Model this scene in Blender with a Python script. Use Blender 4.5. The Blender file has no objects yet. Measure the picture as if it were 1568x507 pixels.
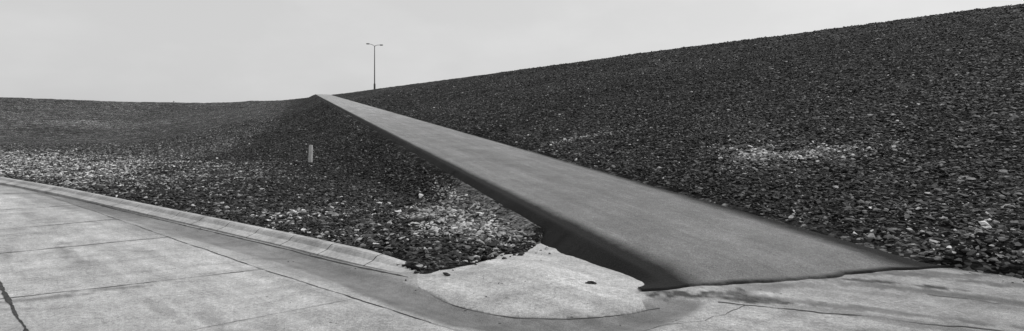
import bpy, bmesh, math, random
import numpy as np
from mathutils import Vector
rng=np.random.default_rng(7); random.seed(7)
scn=bpy.context.scene
col=scn.collection

# ------------------------------------------------------------ numpy noise
TAB=rng.random((256,256))
def vnoise(x,y):
    xi=np.floor(x).astype(int); yi=np.floor(y).astype(int)
    fx=x-xi; fy=y-yi
    fx=fx*fx*(3-2*fx); fy=fy*fy*(3-2*fy)
    a=TAB[xi&255,yi&255]; b=TAB[(xi+1)&255,yi&255]
    c=TAB[xi&255,(yi+1)&255]; d=TAB[(xi+1)&255,(yi+1)&255]
    return (a*(1-fx)+b*fx)*(1-fy)+(c*(1-fx)+d*fx)*fy
def fbm(x,y,o=4):
    s=0;a=.5;t=0
    for i in range(o):
        s=s+a*vnoise(x*2**i+17.3*i,y*2**i+5.1*i); t+=a; a*=.5
    return s/t-.5
def sstep(a,b,x):
    t=np.clip((x-a)/(b-a),0,1); return t*t*(3-2*t)
def pdist(x,y,P):
    d=np.full(np.shape(x),1e9)
    for (ax,ay),(bx,by) in zip(P[:-1],P[1:]):
        dx,dy=bx-ax,by-ay; L=dx*dx+dy*dy
        t=np.clip(((x-ax)*dx+(y-ay)*dy)/L,0,1)
        d=np.minimum(d,np.hypot(x-ax-t*dx,y-ay-t*dy))
    return d
def inside(x,y,P):
    r=np.zeros(np.shape(x),bool); n=len(P)
    for i in range(n):
        ax,ay=P[i]; bx,by=P[(i+1)%n]
        if ay==by: continue
        c=((ay>y)!=(by>y))&(x<(bx-ax)*(y-ay)/(by-ay)+ax)
        r^=c
    return r

# ------------------------------------------------------------ site layout (metres)
EDGE=[(-300,60),(-140,52),(-80,48),(-40,35.5),(-17.8,19.2),(-12.2,15.2),(-8.4,12.3),(-5.4,10.0),(-3.2,8.3),(-1.85,7.2),(-1.05,6.65),
      (-.5,7.0),(.05,7.75),(.67,8.97),(5.4,6.95),(6.0,6.4),(12,-.6),(30,-22),(230,-270)]
PAVE=EDGE+[(230,-400),(-300,-400)]
KERB=EDGE[1:11]
CREST=[(231,-199),(37.8,41),(-46.8,146),(-67,168),(-84,187),(-104,190),(-125,182),(-142,156),(-165,120),(-200,60),(-260,-60)]
BOWL=CREST+[(-260,-400),(231,-400)]
LCREST=CREST[4:]
HC=11.1
RS=(-.355,.934); RC=(.934,.355)   # ramp axis / cross axis
CL,CR=3.72,7.37
def ramp_z(s): 
    q=s-5.0
    return np.where(q<0,0,.0743*q)*1.0
GUT=[(-40,34.2),(-14.2,16.5),(-7.65,11.2),(-4.87,8.97),(-2.9,7.45),(-1.65,6.3),(-.95,5.63),(-.38,5.1),(.26,4.85),(.97,4.98),(1.58,5.5)]
def hp(x,y):
    z=.012*fbm(x*.8,y*.8,3)
    c=RC[0]*x+RC[1]*y
    z=z+.10*np.exp(-(((x-.35)/.9)**2+((y-6.7)/.9)**2))*sstep(3.5,2.6,c)
    z=z-.045*np.exp(-(pdist(x,y,GUT)/.22)**2)
    return z
def pave_sd(x,y):
    d=pdist(x,y,EDGE)
    return np.where(inside(x,y,PAVE),-d,d)
def ground(x,y,fine=True):
    u=.779*x+.627*y
    s=RS[0]*x+RS[1]*y; c=RC[0]*x+RC[1]*y
    k=1.2
    zm=.236*k*np.logaddexp(0,(u-8.0)/k)
    D=pdist(x,y,CREST)
    DL=pdist(x,y,LCREST)
    zl=HC*np.clip(1-DL/105,0,1)**1.7
    zi=np.maximum(zm,zl)+.25*np.minimum(zm,zl)*np.exp(-np.abs(zm-zl)/2)
    zi=zi+.35*fbm(x*.06+3,y*.06,3)*sstep(12,40,np.hypot(x,y))
    ins=inside(x,y,BOWL)
    zi=np.minimum(zi,HC)
    zo=HC-.4*np.maximum(0,D-8); zo=np.maximum(zo,-.5)
    z=np.where(ins,zi,zo)
    # long gentle undulation along the crest
    z=z+.12*fbm(x*.05+9,y*.05,2)*sstep(8,11,z)
    # gravel texture relief
    amp=np.clip(.04+.0012*np.hypot(x,y),0,.2)
    if fine: z=z+amp*fbm(x*2.2,y*2.2,4)+.10*fbm(x*.45,y*.45,3)
    # ramp embankment
    zr=ramp_z(s)
    on=(s>4.6)&(s<154)
    bank=zr-.05-.52*np.maximum(0,3.45-c)+.10*fbm(x*1.5,y*1.5,3)*sstep(3.4,2.4,c)
    z=np.where(on&(c<=3.6),np.maximum(z,bank),z)
    rr=c-7.3
    lim=.02+.35*np.abs(rr)
    z=np.where(on&(rr>0),np.clip(z,zr-lim,zr+lim),z)
    z=np.where((s>4.2)&(s<154)&(c>3.55)&(c<=7.3),np.minimum(zr-.07,z+50),z)
    # paved area
    sd=pave_sd(x,y)
    zg=np.minimum(z,.10+.6*np.maximum(sd,0)); zg=np.maximum(zg,.03+.06*sstep(0,.6,sd)+.05*fbm(x*3,y*3,3))
    z=np.where(sd>0,zg,hp(x,y)-.06-.1*np.clip(-sd,0,.5))
    z=np.where((sd<=0)&(sd>-.35)&(x>-1.1)&(x<1.2)&(c<3.5),hp(x,y)+.02-.3*(-sd)+.06*fbm(x*5,y*5,3),z)
    rampfront=(c>3.55)&(c<7.3)&(s>4.2)&(s<6.5)
    z=np.where(rampfront,-.12,z)
    return z,sd

def light_frac(x,y,sd):
    """share of pale stones"""
    f=.016+0*x
    n=fbm(x*.9,y*.9,4)
    g=lambda cx,cy,rx,ry,a: np.exp(-(((x-cx)/rx)**2+((y-cy)/ry)**2)**1.0)*a
    f=f+np.clip(g(-.9,11.0,1.0,2.2,1.5)*(.65+3*n),0,1)
    f=f+np.clip(g(-.3,9.3,.8,.9,1.0)*(.6+3*n),0,1)
    f=f+np.clip(g(-2.8,10.0,2.4,2.0,.35)*(.6+3*n),0,1)
    f=f+np.clip(g(6.2,13.2,1.0,1.0,1.2)*(.7+3*n),0,1)
    f=f+np.clip(g(7.6,12.2,1.2,.7,.35)*(.7+3*n),0,1)
    f=f+np.clip(g(2.2,19.7,.9,.25,.8),0,1)
    f=f+np.where(x>4.5,.34*np.exp(-np.maximum(sd,0)/.9),0)
    f=f+np.where(x<1,.08*np.exp(-(np.maximum(sd,0)/1.2)**2),0)
    lb=sstep(-5,-13,x)*sstep(.1,1.0,sd)*sstep(11,5,sd)
    f=f+np.clip(lb*(.38+1.4*n),0,.7)
    return np.clip(f,0,.9)
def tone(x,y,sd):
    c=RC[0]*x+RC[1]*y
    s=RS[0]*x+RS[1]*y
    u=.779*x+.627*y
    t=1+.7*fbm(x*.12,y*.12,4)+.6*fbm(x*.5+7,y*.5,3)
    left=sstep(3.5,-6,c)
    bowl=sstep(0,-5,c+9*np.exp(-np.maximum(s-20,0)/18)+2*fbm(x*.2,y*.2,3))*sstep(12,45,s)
    t=t*(1+1.35*bowl)  # bowl lighter than the ramp-side face: slope shading painted into gravel tone
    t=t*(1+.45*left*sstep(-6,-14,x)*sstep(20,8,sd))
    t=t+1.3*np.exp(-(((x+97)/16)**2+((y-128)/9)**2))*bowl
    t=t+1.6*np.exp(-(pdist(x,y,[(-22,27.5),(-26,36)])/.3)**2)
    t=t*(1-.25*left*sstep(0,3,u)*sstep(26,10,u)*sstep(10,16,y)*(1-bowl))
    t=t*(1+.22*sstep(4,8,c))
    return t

# ------------------------------------------------------------ mesh helpers
def polar(r0,r1,ratio,nf,front=64):
    n=int(math.log(r1/r0)/math.log(ratio))+1
    R=r0*(r1/r0)**(np.arange(n)/(n-1))
    A=np.concatenate([np.linspace(-front,front,nf),np.linspace(front,360-front,60)[1:-1]])
    A=np.radians(A)
    rr,aa=np.meshgrid(R,A,indexing='ij')
    return rr*np.sin(aa),rr*np.cos(aa)
def grid_mesh(name,X,Y,Z,keep=None,wrap=False,attrs={},mat=None,smooth=True):
    n,m=X.shape
    idx=np.arange(n*m).reshape(n,m)
    if wrap: j2=np.roll(idx,-1,axis=1)
    else: j2=idx[:,1:]; 
    a=idx if wrap else idx[:,:-1]
    F=np.stack([a[:-1],j2[:-1],j2[1:],a[1:]],-1).reshape(-1,4)[:,::-1]
    if keep is not None:
        kf=keep.ravel(); F=F[kf[F].any(axis=1)]
        used=np.unique(F); mp=np.full(n*m,-1); mp[used]=np.arange(len(used)); F=mp[F]
    else: used=np.arange(n*m)
    co=np.stack([X.ravel(),Y.ravel(),Z.ravel()],-1)[used]
    me=bpy.data.meshes.new(name)
    me.vertices.add(len(co)); me.vertices.foreach_set('co',co.astype(np.float32).ravel())
    me.loops.add(F.size); me.loops.foreach_set('vertex_index',F.astype(np.int32).ravel())
    me.polygons.add(len(F)); me.polygons.foreach_set('loop_start',np.arange(0,F.size,4,dtype=np.int32))
    me.polygons.foreach_set('loop_total',np.full(len(F),4,dtype=np.int32))
    me.polygons.foreach_set('use_smooth',np.full(len(F),smooth))
    me.update(calc_edges=True)
    for k,v in attrs.items():
        at=me.attributes.new(k,'FLOAT','POINT'); at.data.foreach_set('value',v.ravel()[used].astype(np.float32))
    ob=bpy.data.objects.new(name,me); col.objects.link(ob)
    if mat: me.materials.append(mat)
    return ob

# ------------------------------------------------------------ node helpers
class NT:
    def __init__(s,name):
        s.m=bpy.data.materials.new(name); s.m.use_nodes=True; s.t=s.m.node_tree; s.n=s.t.nodes
        s.b=s.n['Principled BSDF']; s.l=s.t.links
        s.co=s.n.new('ShaderNodeTexCoord').outputs['Object']
    def lk(s,a,b):
        if isinstance(a,(int,float)): b.default_value=a
        elif isinstance(a,tuple): b.default_value=a
        else: s.l.new(a,b)
    def math(s,op,a,b=0,c=None,clamp=False):
        n=s.n.new('ShaderNodeMath'); n.operation=op; n.use_clamp=clamp
        s.lk(a,n.inputs[0]); s.lk(b,n.inputs[1])
        if c is not None: s.lk(c,n.inputs[2])
        return n.outputs[0]
    def noise(s,scale,detail=4,rough=.6,vec=None,dist=0):
        n=s.n.new('ShaderNodeTexNoise'); n.inputs['Scale'].default_value=scale
        n.inputs['Detail'].default_value=detail; n.inputs['Roughness'].default_value=rough; n.inputs['Distortion'].default_value=dist
        s.l.new(vec or s.co,n.inputs['Vector']); return n.outputs['Fac']
    def vor(s,scale,vec=None,feat='F1'):
        n=s.n.new('ShaderNodeTexVoronoi'); n.feature=feat; n.inputs['Scale'].default_value=scale
        s.l.new(vec or s.co,n.inputs['Vector']); return n
    def mr(s,v,a,b,c,d):
        n=s.n.new('ShaderNodeMapRange'); s.lk(v,n.inputs[0])
        for i,q in enumerate((a,b,c,d)): s.lk(q,n.inputs[i+1])
        return n.outputs[0]
    def attr(s,name,t='GEOMETRY'):
        n=s.n.new('ShaderNodeAttribute'); n.attribute_name=name; n.attribute_type=t; return n.outputs['Fac']
    def mapv(s,sc,rot=(0,0,0)):
        # rotate first, then scale along the rotated axes
        r=s.n.new('ShaderNodeMapping'); r.inputs['Rotation'].default_value=rot; s.l.new(s.co,r.inputs['Vector'])
        n=s.n.new('ShaderNodeMapping'); n.inputs['Scale'].default_value=sc
        s.l.new(r.outputs[0],n.inputs['Vector']); return n.outputs[0]
    def grey(s,v,rough=.9,bump=None,bs=.5,bd=.02,spec=.2):
        n=s.n.new('ShaderNodeCombineColor')
        for i in range(3): s.lk(v,n.inputs[i])
        s.l.new(n.outputs[0],s.b.inputs['Base Color'])
        s.lk(rough,s.b.inputs['Roughness']); s.b.inputs['Specular IOR Level'].default_value=spec
        if bump is not None:
            b=s.n.new('ShaderNodeBump'); b.inputs['Strength'].default_value=bs; b.inputs['Distance'].default_value=bd
            s.lk(bump,b.inputs['Height']); s.l.new(b.outputs[0],s.b.inputs['Normal'])
        return s.m

# gravel bed
g=NT('gravel_bed_mat')
sq=g.mapv((1,1,2.0))
v1=g.vor(17,sq); v2=g.vor(6.5,sq); v3=g.vor(2.6,sq); v4=g.vor(.95,sq)
def redof(v):
    n=g.n.new('ShaderNodeSeparateColor'); g.l.new(v.outputs['Color'],n.inputs[0]); return n.outputs[0],n.outputs[1]
r1,g1=redof(v1); r2,g2=redof(v2); r3,g3=redof(v3); r4,g4=redof(v4)
base=g.math('MULTIPLY_ADD',g.math('POWER',r1,2.2),.060,.012)
base=g.math('MULTIPLY',base,g.math('MULTIPLY_ADD',g.math('POWER',r2,2.5),2.0,.42))
base=g.math('MULTIPLY',base,g.math('MULTIPLY_ADD',g.math('POWER',r3,2.5),2.1,.40))
base=g.math('MULTIPLY',base,g.mr(r4,0,1,.65,1.35))
lf=g.attr('light'); isl=g.math('LESS_THAN',g1,lf)
base=g.math('ADD',base,g.math('MULTIPLY',isl,g.mr(r1,0,1,.06,.30)))
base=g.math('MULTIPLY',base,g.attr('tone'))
base=g.math('MULTIPLY',base,g.mr(g.noise(.35,8,.7),.3,.7,.6,1.4))
bh=g.math('ADD',g.math('MULTIPLY',v1.outputs['Distance'],-.6),g.math('MULTIPLY',v2.outputs['Distance'],-.9))
bh=g.math('ADD',bh,g.math('MULTIPLY',v3.outputs['Distance'],-1.6))
bh=g.math('ADD',bh,g.noise(30,4,.7))
gravel_bed=g.grey(base,.95,bh,.9,.10,.1)

# loose stones
g=NT('gravel_stone_mat')
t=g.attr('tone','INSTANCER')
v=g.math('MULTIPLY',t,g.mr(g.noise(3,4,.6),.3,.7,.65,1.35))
gravel_stone=g.grey(v,.75,g.noise(9,4,.6),.3,.02,.3)

# concrete
g=NT('concrete_pavement_mat')
c1=g.noise(.45,9,.68); c2=g.noise(3.2,8,.7); c3=g.noise(26,5,.75); c4=g.noise(120,2,.7)
st=g.mapv((.35,2.6,1),(0,0,math.radians(41))); c5=g.noise(1.1,8,.72,st)
st2=g.mapv((2.4,.3,1),(0,0,math.radians(60))); c6=g.noise(.9,8,.75,st2)
v=g.mr(c1,.3,.7,.28,.50)
v=g.math('MULTIPLY',v,g.mr(c2,.3,.7,.76,1.22)); v=g.math('MULTIPLY',v,g.mr(c3,.3,.7,.62,1.32))
v=g.math('MULTIPLY',v,g.mr(c4,.3,.7,.60,1.4)); v=g.math('MULTIPLY',v,g.mr(c5,.35,.7,1.12,.66))
v=g.math('MULTIPLY',v,g.mr(c6,.5,.75,1.03,.66))
pit=g.math('LESS_THAN',g.vor(9).outputs['Distance'],g.mr(g.noise(7,2),.4,.7,.02,.15))
pit=g.math('MULTIPLY',pit,g.math('GREATER_THAN',g.noise(1.3,5,.7),.48))
v=g.math('MULTIPLY',v,g.math('SUBTRACT',1,g.math('MULTIPLY',pit,.6)))
sa=g.math('MULTIPLY',g.attr('stain'),g.mr(g.math('ADD',c2,g.math('MULTIPLY',c3,.6)),.55,1.0,.4,1.3),clamp=True)
v=g.math('MULTIPLY',v,g.math('SUBTRACT',1,g.math('MULTIPLY',sa,.88)))
v=g.math('MULTIPLY',v,g.attr('lite'))
bm=g.math('ADD',g.math('ADD',c3,g.math('MULTIPLY',c4,.35)),g.math('MULTIPLY',c2,1.5))
concrete=g.grey(v,.88,bm,.8,.015,.25)

# kerb concrete with cast-section joints
g=NT('kerb_mat')
jt=g.math('FRACT',g.math('MULTIPLY',g.attr('run'),1/1.0)); jt=g.math('ABSOLUTE',g.math('SUBTRACT',jt,.5))
jn=g.math('LESS_THAN',jt,.010)
v=g.mr(g.noise(1.6,8,.7),.3,.7,.24,.50); v=g.math('MULTIPLY',v,g.mr(g.noise(20,5,.7),.3,.7,.7,1.25))
v=g.math('MULTIPLY',v,g.math('SUBTRACT',1,g.math('MULTIPLY',jn,.8)))
kerbm=g.grey(v,.9,g.noise(30,5,.7),.5,.01)

# asphalt
g=NT('asphalt_mat')
sm=g.mapv((1.6,.12,1),(0,0,math.radians(-20.8)))
s1=g.noise(1.4,7,.65,sm); a2=g.noise(.9,8,.7); a3=g.noise(38,4,.75); a4=g.noise(130,2,.7); a5=g.noise(9,6,.75)
sm2=g.mapv((3.5,.35,1),(0,0,math.radians(-20.8))); s2=g.noise(1.2,8,.75,sm2)
sm3=g.mapv((7,.25,1),(0,0,math.radians(-20.8))); s3=g.noise(1.0,6,.7,sm3)
v=g.mr(s1,.3,.7,.16,.225); v=g.math('MULTIPLY',v,g.mr(a2,.3,.7,.78,1.22))
v=g.math('MULTIPLY',v,g.mr(a3,.3,.7,.66,1.34)); v=g.math('MULTIPLY',v,g.mr(a4,.3,.7,.55,1.45)); v=g.math('MULTIPLY',v,g.mr(a5,.3,.7,.85,1.15))
v=g.math('MULTIPLY',v,g.mr(s2,.56,.72,1,1.4)); v=g.math('MULTIPLY',v,g.mr(s3,.35,.65,.92,1.08))
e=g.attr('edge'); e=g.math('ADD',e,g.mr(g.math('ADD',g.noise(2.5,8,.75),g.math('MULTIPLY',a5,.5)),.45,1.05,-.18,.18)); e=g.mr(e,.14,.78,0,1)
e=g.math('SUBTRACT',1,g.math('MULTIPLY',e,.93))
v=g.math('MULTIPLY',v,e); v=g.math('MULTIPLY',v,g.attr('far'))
asphalt=g.grey(v,.9,g.math('ADD',a3,g.math('MULTIPLY',a4,.6)),.9,.02,.2)

def simple(name,val,var=.2,scale=20,rough=.8,bs=.3):
    g=NT(name); v=g.mr(g.noise(scale,5,.65),.3,.7,val*(1-var),val*(1+var)); return g.grey(v,rough,g.noise(scale*2,4),bs,.01)
crackm=simple('joint_dirt_mat',.045,.6,15)
postm=simple('post_concrete_mat',.50,.2,8)
steelm=simple('lamp_steel_mat',.07,.2,3,.6)
lensm=simple('lamp_housing_mat',.16,.1,3,.5)
ragm=simple('debris_mat',.02,.4,20)

# ------------------------------------------------------------ terrain
X,Y=polar(.4,3000,1.0085,1150)
Z,SD=ground(X,Y)
Rr=np.hypot(X,Y)
# bed tone lowered close in, painting the shade between loose stones
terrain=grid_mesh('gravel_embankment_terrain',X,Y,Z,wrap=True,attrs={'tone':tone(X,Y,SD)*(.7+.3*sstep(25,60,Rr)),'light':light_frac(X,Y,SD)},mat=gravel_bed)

# ------------------------------------------------------------ concrete pavement
X,Y=polar(.05,420,1.009,1150)
sd=pave_sd(X,Y)
Zp=hp(X,Y)-.02*np.clip(sd,0,1)
n1=fbm(X*1.6,Y*1.6,5); n2=fbm(X*5,Y*5,4); n3=fbm(X*16,Y*16,3)
gd=pdist(X,Y,GUT)
stain=.62*sstep(.36,.22,gd+.16*n1+.08*n2)
L1=[(-40,36.0-2.2),(-13.8,16.1),(-7.2,10.4),(-3.08,6.85),(-.59,4.84),(.1,4.3)]
kd=pdist(X,Y,KERB)
stain=np.maximum(stain,.36*sstep(1.1,.8,kd+.2*n1)*sstep(-.9,-1.4,X)+0*X)
stain=np.maximum(stain,.7*sstep(.12,.02,kd))
def blob(cx,cy,rx,ry,a,ang=0):
    ca,sa=math.cos(ang),math.sin(ang); dx=X-cx; dy=Y-cy
    p=(dx*ca+dy*sa)/rx; q=(-dx*sa+dy*ca)/ry
    return a*sstep(1.25,.45,np.sqrt(p*p+q*q)+1.5*n1+1.5*n2+1.0*n3)
for b in [(1.95,5.78,.5,.18,1,.2),(1.75,5.85,.36,.26,1,0),(2.4,5.62,.42,.10,1,-.2),(4.15,6.28,.45,.09,1,-.35),(4.5,6.1,.35,.07,.9,-.5),
          (3.3,5.35,1.4,.10,.65,-.45),(4.6,5.75,1.0,.14,.6,-.6),(2.9,6.1,1.2,.16,.5,.1),(4.9,6.6,.9,.18,.7,-.2),(5.6,6.1,.9,.12,.7,-.4),
          (5.2,5.3,.9,.18,.55,-.6),(3.6,4.9,1.2,.16,.45,-.5),(-4.9,5.6,.5,.09,.6,.4),(-4.2,6.05,.4,.07,.6,.4),(-3.3,5.3,.5,.07,.35,-.7),
          (2.6,4.6,.9,.2,.4,.2)]:
    stain=np.maximum(stain,blob(*b))
# old tyre scuffs on the slabs
for P,a,w in [([(-6.9,8.6),(-6.0,7.6),(-5.2,6.9)],.5,.10),([(-6.6,8.2),(-5.9,7.9),(-5.0,7.9)],.4,.08),([(-7.9,8.8),(-6.6,7.3)],.4,.09),([(-2.9,5.2),(-2.2,4.5)],.4,.06),
              ([(-5.6,5.0),(-5.0,5.3),(-4.3,5.35)],.5,.05),([(-10,11.5),(-7.8,9.6)],.35,.12),([(3.0,6.2),(5,5.2),(6,4.6)],.4,.08),([(2.2,6.0),(3.2,5.2),(4.4,4.6)],.35,.06)]:
    stain=np.maximum(stain,a*np.exp(-((pdist(X,Y,P)+.12*n1)/w)**2)*sstep(-.25,.15,n2+.5*n3))
apd=inside(X+.05*n1,Y+.05*n1,[(-1.02,6.10),(-.60,5.52),(-.145,5.2),(.39,5.1),(.94,5.18),(1.45,5.52),(2.1,5.9),(.9,9.3),(.3,9.3),(-1.2,6.9)]).astype(float)
arc=pdist(X,Y,[(-.6,5.9),(0,6.15),(.7,6.1),(1.4,5.7)])
lite=1+.14*apd
lite=lite+.16*np.exp(-(arc/.22)**2)*sstep(-.3,.2,n1+.1)
lite=lite*(1-.22*sstep(1.6,4.0,X)*(.8+1.2*n1))
lite=lite*(1+.10*sstep(-1.5,-4,X))
q1=(X*.757-Y*.653); slab=np.floor((q1+30)/2.9).astype(int)
lite=lite*(1+.05*((slab*7919)%5-2)/2*sstep(-1.5,-3,X))
pavement=grid_mesh('concrete_pavement',X,Y,Zp,keep=sd<.25,wrap=True,attrs={'stain':stain*(1-.7*apd*(X<1.3)),'lite':lite},mat=concrete)

# ------------------------------------------------------------ joints and cracks
def resample(P,step):
    out=[]
    for (ax,ay),(bx,by) in zip(P[:-1],P[1:]):
        L=math.hypot(bx-ax,by-ay); k=max(1,int(L/step))
        for i in range(k): out.append((ax+(bx-ax)*i/k,ay+(by-ay)*i/k))
    out.append(P[-1]); return np.array(out)
V=[];F=[]
def ribbon(P,w,jit=.01,step=.04,sm=0,lo=.3):
    Q=resample(P,step)
    for _ in range(sm): Q[1:-1]=(Q[:-2]+2*Q[1:-1]+Q[2:])/4
    T=np.gradient(Q,axis=0); T/=np.linalg.norm(T,axis=1)[:,None]+1e-9
    N=np.stack([-T[:,1],T[:,0]],-1)
    a=np.arange(len(Q))*step
    off=jit*4*fbm(a*2+Q[0,0]*7,a*0+Q[0,1]*3,5)+jit*fbm(a*14,a*0+Q[0,1]*5,2)
    ww=w*np.clip(.7+2.6*fbm(a*4+Q[0,1]*9,a*0+2.5,4),lo,1.6)
    C=Q+N*off[:,None]; A=C+N*ww[:,None]/2; B=C-N*ww[:,None]/2
    za=hp(A[:,0],A[:,1])+.004; zb=hp(B[:,0],B[:,1])+.004
    o=len(V)
    for i in range(len(Q)):
        V.append((A[i,0],A[i,1],za[i])); V.append((B[i,0],B[i,1],zb[i]))
        if i: k=o+2*i; F.append((k-2,k-1,k+1,k))
ribbon(L1,.015,sm=20)
ribbon([(-9,9.3),(-5.67,6.19),(-4.12,4.73),(-2.0,2.7)],.04)
ribbon([(-7.6,4.25),(-5.03,5.70),(-3.04,6.86)],.020)
ribbon([(-9.5,6.0),(-7.09,7.73),(-5.47,8.92)],.028)
ribbon([(-11,7.9),(-8.77,9.56),(-7.6,10.75)],.034)
ribbon([(-13.5,10.6),(-10.9,12.0),(-9.9,12.75)],.042)
ribbon([(-16.5,13.5),(-14,14.9),(-12.8,15.3)],.05)
ribbon([(-4.4,4.2),(-2.9,4.6),(-1.6,5.65)],.006,.02,lo=.02)
ribbon([(-1.02,6.06),(-.60,5.48),(-.145,5.15),(.39,5.06),(.94,5.14),(1.45,5.48)],.010,.015,sm=60,lo=.05)
ribbon([(2.05,5.55),(2.27,5.44),(2.59,5.32),(3.11,5.15),(3.56,4.94),(3.94,4.85),(4.6,4.5)],.028,.04,sm=10,lo=.1)
ribbon([(4.32,5.81),(4.93,5.38),(5.6,5.1)],.014,.04,lo=.05)
ribbon([(2.27,5.42),(2.0,5.2),(1.5,4.95),(.9,4.6)],.007,.05,sm=30,lo=.02)
ribbon([(-12.2+.12,15.2-.2),(-8.4-.1,12.3-.22),(-5.4-.1,10-.22),(-3.2-.1,8.3-.22),(-1.85-.1,7.2-.2),(-1.2,6.45)],.035,.006)
me=bpy.data.meshes.new('pavement_joints'); me.from_pydata(V,[],F); me.materials.append(crackm)
ob=bpy.data.objects.new('pavement_joints',me); col.objects.link(ob)

# ------------------------------------------------------------ kerb
Q=resample(KERB[1:]+[(-.75,6.5)],.12)
for _ in range(30): Q[1:-1]=(Q[:-2]+2*Q[1:-1]+Q[2:])/4
T=np.gradient(Q,axis=0); T/=np.linalg.norm(T,axis=1)[:,None]; N=np.stack([T[:,1]*-1,T[:,0]],-1)
if N[5,1]<0: N=-N
run=np.concatenate([[0],np.cumsum(np.linalg.norm(np.diff(Q,axis=0),axis=1))])
prof=[(-.17,-.05),(-.17,.012),(-.13,.022),(-.03,.05),(.02,.095),(.05,.112),(.13,.115),(.15,.105),(.16,-.05)]
end=sstep(0,1.6,run[-1]-run)
PX=np.stack([Q[:,0]+N[:,0]*p for p,_ in prof],1); PY=np.stack([Q[:,1]+N[:,1]*p for p,_ in prof],1)
PZ=np.stack([np.where(h>0.0,.006+(h-.006)*end-.012*(1-end),h)+.006*fbm(run*1.5,run*0+p*5,3) for p,h in prof],1)
grid_mesh('concrete_kerb',PX,PY,PZ,attrs={'run':np.repeat(run[:,None],len(prof),1)},mat=kerbm,smooth=False)

# ------------------------------------------------------------ asphalt ramp
s=np.concatenate([[0,.008,.016],np.arange(.03,6,.03),6*(149.6/6)**(np.arange(0,500)/499)]) 
cc=np.concatenate([[CL-.34,CL-.28,CL-.16],np.linspace(CL-.05,CR+.05,110),[CR+.16,CR+.28]])
Sg,Cg=np.meshgrid(s,cc,indexing='ij')
f=(Cg-CL)/(CR-CL)
front=5.02-.46*f+.22*fbm(Cg*1.1,Cg*0+3,3)+.09*fbm(Cg*5.3,Cg*0+8.3,5)
SS=front+Sg*(154.4-front)/149.6
edgew=.20*fbm(SS*.8+3,SS*0+1,4)+.18*fbm(SS*3,SS*0+9,4)
outer=np.clip((CL-Cg)/.34,0,1); outr=np.clip((Cg-CR)/.28,0,1)
CC=Cg-outer*edgew+outr*edgew*1.3
XX=RS[0]*SS+RC[0]*CC; YY=RS[1]*SS+RC[1]*CC
crown=.035*(1-(2*f-1)**2)
ZZ=ramp_z(SS)+.055+crown+.010*fbm(XX*1.2,YY*1.2,3)+.012*fbm(XX*9,YY*9,3)*outer
ZZ=ZZ-outer*.30*np.clip(SS/9,0.45,1)-outr*.14
ft=sstep(.6,0,Sg)
ZZ=ZZ*(1-ft)+ft*(hp(XX,YY)+.024*sstep(-.001,.016,Sg)+.004)-.02*(Sg<.001)
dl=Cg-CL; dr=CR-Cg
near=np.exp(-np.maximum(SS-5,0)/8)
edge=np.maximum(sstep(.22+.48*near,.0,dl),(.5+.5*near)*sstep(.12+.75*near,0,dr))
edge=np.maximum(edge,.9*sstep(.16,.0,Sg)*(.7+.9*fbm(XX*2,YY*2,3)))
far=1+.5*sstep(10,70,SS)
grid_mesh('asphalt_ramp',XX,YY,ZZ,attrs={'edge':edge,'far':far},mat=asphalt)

# ------------------------------------------------------------ loose gravel (one instanced object)
stones=bpy.data.collections.new('gravel_stone_variants')
for k in range(12):
    bm=bmesh.new()
    for i in range(12):
        p=Vector((random.gauss(0,1),random.gauss(0,1),random.gauss(0,1))).normalized()
        p=Vector((p.x*random.uniform(.8,1.1),p.y*random.uniform(.5,.85),p.z*random.uniform(.28,.46)))
        bm.verts.new(p)
    r=bmesh.ops.convex_hull(bm,input=bm.verts)
    dele=[e for e in r['geom_interior'] if isinstance(e,bmesh.types.BMVert)]
    if dele: bmesh.ops.delete(bm,geom=dele,context='VERTS')
    me=bpy.data.meshes.new('stone'); bm.to_mesh(me); bm.free(); me.materials.append(gravel_stone)
    stones.objects.link(bpy.data.objects.new('stone',me))
def sample(r0,r1,dens,smin,smax,pw=2.2,ang=56):
    A=math.radians(2*ang)/2*(r1*r1-r0*r0); n=int(A*dens)
    r=np.sqrt(rng.uniform(r0*r0,r1*r1,n)); a=np.radians(rng.uniform(-ang,ang,n))
    x=r*np.sin(a); y=r*np.cos(a)
    return x,y,smin*(smax/smin)**(rng.random(n)**pw)
parts=[sample(5,14,450,.020,.085,2.6),sample(14,24,260,.025,.09,2.6),sample(24,45,85,.035,.10),sample(45,90,16,.055,.15)]
x=np.concatenate([p[0] for p in parts]); y=np.concatenate([p[1] for p in parts]); sz=np.concatenate([p[2] for p in parts])
sd=pave_sd(x,y); s_=RS[0]*x+RS[1]*y; c_=RC[0]*x+RC[1]*y
ok=(sd>.06)|((sd<=.06)&(sd>-.5)&(rng.random(len(x))<.25*np.exp(sd/.12))&(x>-1.2))
kd=pdist(x,y,KERB); ok&=~((kd<.20)&(x<-1.2)&(rng.random(len(x))>.03))
inr=(s_>4.3)&(c_>3.28)&(c_<7.5); ok&=~inr
ok&=~((s_>154)|(.779*x+.627*y>56))
x=x[ok];y=y[ok];sz=sz[ok]
nx=rng.uniform(-8,8,700); ny=rng.uniform(4.4,10,700); q=pave_sd(nx,ny); c2_=RC[0]*nx+RC[1]*ny
w=(q<0)&(rng.random(700)<.06+np.exp(q/.5))&((c2_<3.3)|(RS[0]*nx+RS[1]*ny<4.3))
x=np.concatenate([x,nx[w]]);y=np.concatenate([y,ny[w]]);sz=np.concatenate([sz,rng.uniform(.004,.016,w.sum())])
z,sd=ground(x,y)
z=np.where(sd<0,np.maximum(z,hp(x,y)),z)+sz*.12
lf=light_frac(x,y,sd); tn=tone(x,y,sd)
val=.011+.125*rng.random(len(x))**3.8
isl=rng.random(len(x))<lf*.85
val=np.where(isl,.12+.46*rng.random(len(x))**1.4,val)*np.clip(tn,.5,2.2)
val=np.minimum(val,.6)
n=len(x); print('stones',n)
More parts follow.
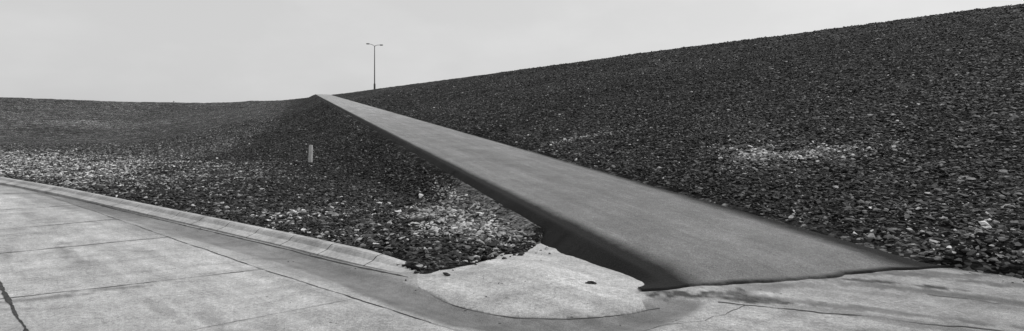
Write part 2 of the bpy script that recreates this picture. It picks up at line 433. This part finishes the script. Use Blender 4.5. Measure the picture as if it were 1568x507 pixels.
rot=np.stack([rng.normal(0,.34,n),rng.normal(0,.34,n),rng.uniform(0,6.28,n)],-1)
big=isl&(rng.random(n)<.07)&(sd>.5)&(np.hypot(x,y)<16)&(x<2); sz=np.where(big,np.minimum(sz*2.0,.12),sz)
me=bpy.data.meshes.new('gravel_stones'); me.vertices.add(n)
me.vertices.foreach_set('co',np.stack([x,y,z],-1).astype(np.float32).ravel())
for nm,ar in (('tone',val),('size',sz)):
    a=me.attributes.new(nm,'FLOAT','POINT'); a.data.foreach_set('value',ar.astype(np.float32))
a=me.attributes.new('rot','FLOAT_VECTOR','POINT'); a.data.foreach_set('vector',rot.astype(np.float32).ravel())
gob=bpy.data.objects.new('gravel_stones',me); col.objects.link(gob)
ng=bpy.data.node_groups.new('scatter','GeometryNodeTree')
ng.interface.new_socket('Geometry',in_out='INPUT',socket_type='NodeSocketGeometry')
ng.interface.new_socket('Geometry',in_out='OUTPUT',socket_type='NodeSocketGeometry')
N_=ng.nodes; L_=ng.links
gi=N_.new('NodeGroupInput'); go=N_.new('NodeGroupOutput')
m2p=N_.new('GeometryNodeMeshToPoints'); iop=N_.new('GeometryNodeInstanceOnPoints'); ci=N_.new('GeometryNodeCollectionInfo')
ci.inputs['Collection'].default_value=stones; ci.inputs['Separate Children'].default_value=True; ci.inputs['Reset Children'].default_value=True
a1=N_.new('GeometryNodeInputNamedAttribute'); a1.data_type='FLOAT'; a1.inputs[0].default_value='size'
a2=N_.new('GeometryNodeInputNamedAttribute'); a2.data_type='FLOAT_VECTOR'; a2.inputs[0].default_value='rot'
L_.new(gi.outputs[0],m2p.inputs[0]); L_.new(m2p.outputs[0],iop.inputs['Points']); L_.new(ci.outputs[0],iop.inputs['Instance'])
iop.inputs['Pick Instance'].default_value=True
L_.new(a2.outputs[0],iop.inputs['Rotation']); L_.new(a1.outputs[0],iop.inputs['Scale']); L_.new(iop.outputs[0],go.inputs[0])
md=gob.modifiers.new('scatter','NODES'); md.node_group=ng

# ------------------------------------------------------------ street lamp
def tube(bm,pts,rad,seg=12):
    rings=[]
    for i,(p,r) in enumerate(zip(pts,rad)):
        p=Vector(p)
        d=(Vector(pts[min(i+1,len(pts)-1)])-Vector(pts[max(i-1,0)])).normalized()
        a=d.orthogonal().normalized() if abs(d.z)<.9 else Vector((1,0,0)); 
        a=(a-d*a.dot(d)).normalized(); b=d.cross(a)
        rings.append([bm.verts.new(p+(a*math.cos(t)+b*math.sin(t))*r) for t in [2*math.pi*j/seg for j in range(seg)]])
    for A,B in zip(rings[:-1],rings[1:]):
        for j in range(seg): bm.faces.new((A[j],A[(j+1)%seg],B[(j+1)%seg],B[j]))
    bm.faces.new(rings[0][::-1]); bm.faces.new(rings[-1])
def finish(bm,name,mat,parent=None,loc=(0,0,0)):
    bmesh.ops.recalc_face_normals(bm,faces=bm.faces)
    me=bpy.data.meshes.new(name); bm.to_mesh(me); bm.free(); me.materials.append(mat)
    o=bpy.data.objects.new(name,me); col.objects.link(o); o.location=loc; o.parent=parent; return o
lamp=bpy.data.objects.new('street_lamp',None); col.objects.link(lamp)
lx,ly=-31.6,128.4
lz=float(ground(np.array([lx]),np.array([ly]))[0][0]); lamp.location=(lx,ly,lz-.2)
bm=bmesh.new(); tube(bm,[(0,0,0),(0,0,1.5),(0,0,1.65),(0,0,10.3)],[.22,.22,.13,.08]); finish(bm,'pole',steelm,lamp)
bm=bmesh.new(); tube(bm,[(0,0,10.1),(-.25,0,10.4),(-.7,0,10.6),(-1.25,0,10.72)],[.06,.055,.05,.045],8)
tube(bm,[(0,0,10.1),(.25,0,10.35),(.7,0,10.45),(1.25,0,10.48)],[.06,.055,.05,.045],8); finish(bm,'arms',steelm,lamp)
for sg,zz,nm in ((-1,10.74,'luminaire_a'),(1,10.46,'luminaire_b')):
    bm=bmesh.new(); tube(bm,[(sg*1.1,0,zz),(sg*1.2,0,zz),(sg*1.5,0,zz+.0),(sg*1.85,0,zz+.01),(sg*1.98,0,zz)],[.06,.14,.2,.15,.04],12)
    for v in bm.verts: v.co.z=zz+(v.co.z-zz)*.75
    finish(bm,nm,lensm,lamp)

# ------------------------------------------------------------ marker posts
def post(x,y,h,w,lean):
    bm=bmesh.new(); bmesh.ops.create_cube(bm,size=1)
    for v in bm.verts:
        k=1 if v.co.z>0 else 1.12
        v.co=Vector((v.co.x*w*k,v.co.y*w*k,(v.co.z+.5)*h)); v.co.x+=lean*v.co.z
    bmesh.ops.bevel(bm,geom=bm.edges[:],offset=w*.12,segments=2,affect='EDGES')
    z=float(ground(np.array([x]),np.array([y]))[0][0])
    return finish(bm,'marker_post',postm,None,(x,y,z-.1))
post(-8.78,24.3,.85,.13,.03)
post(-112,185,.7,.4,0)

# ------------------------------------------------------------ piece of debris on the apron
bm=bmesh.new(); bmesh.ops.create_icosphere(bm,subdivisions=3,radius=1)
for v in bm.verts:
    q=v.co.copy(); k=1+.35*math.sin(q.x*4+q.y*3)+.2*math.sin(q.y*9)
    v.co=Vector((q.x*.05*k,q.y*.03*k,max(q.z,-.3)*.014*k))
dx,dy=.86,6.1
finish(bm,'debris',ragm,None,(dx,dy,float(hp(np.array([dx]),np.array([dy]))[0])+.006))

# ------------------------------------------------------------ world, sun, camera
W=bpy.data.worlds.new('World'); scn.world=W; W.use_nodes=True; t=W.node_tree; n=t.nodes; l=t.links
bg=n['Background']; sky=n.new('ShaderNodeTexSky'); sky.sky_type='NISHITA'; sky.sun_disc=False
el=math.radians(50); az=math.radians(62)
sky.sun_elevation=el; sky.sun_rotation=az; sky.dust_density=4; sky.air_density=1
bw=n.new('ShaderNodeRGBToBW'); l.new(sky.outputs[0],bw.inputs[0])
m1=n.new('ShaderNodeMath'); m1.operation='MULTIPLY_ADD'; m1.inputs[1].default_value=.34; m1.inputs[2].default_value=5.4; l.new(bw.outputs[0],m1.inputs[0])
tc=n.new('ShaderNodeTexCoord'); mp=n.new('ShaderNodeMapping'); mp.inputs['Scale'].default_value=(1,1,2.2); l.new(tc.outputs['Generated'],mp.inputs[0])
nz=n.new('ShaderNodeTexNoise'); nz.inputs['Scale'].default_value=4; nz.inputs['Detail'].default_value=7; nz.inputs['Roughness'].default_value=.55; l.new(mp.outputs[0],nz.inputs['Vector'])
mr=n.new('ShaderNodeMapRange'); mr.inputs[1].default_value=.45; mr.inputs[2].default_value=.8; mr.inputs[3].default_value=1; mr.inputs[4].default_value=1.1; l.new(nz.outputs['Fac'],mr.inputs[0])
m2=n.new('ShaderNodeMath'); m2.operation='MULTIPLY'; l.new(m1.outputs[0],m2.inputs[0]); l.new(mr.outputs[0],m2.inputs[1])
l.new(m2.outputs[0],bg.inputs['Color']); bg.inputs['Strength'].default_value=.1

sun=bpy.data.lights.new('sun','SUN'); sun.energy=2.3; sun.angle=math.radians(5); sun.color=(1,.995,.99)
so=bpy.data.objects.new('sun',sun); col.objects.link(so)
d=Vector((math.sin(az)*math.cos(el),math.cos(az)*math.cos(el),math.sin(el)))
so.rotation_euler=d.to_track_quat('Z','Y').to_euler(); so.location=(0,0,50)

cam=bpy.data.cameras.new('camera'); cam.lens=19.63; cam.sensor_width=36; cam.shift_y=-.0341; cam.clip_end=6000; cam.clip_start=.05
co=bpy.data.objects.new('camera',cam); col.objects.link(co); co.location=(0,0,1.7); co.rotation_euler=(math.radians(90),0,0)
scn.camera=co
scn.view_settings.view_transform='Standard'; scn.view_settings.look='None'; scn.view_settings.exposure=0
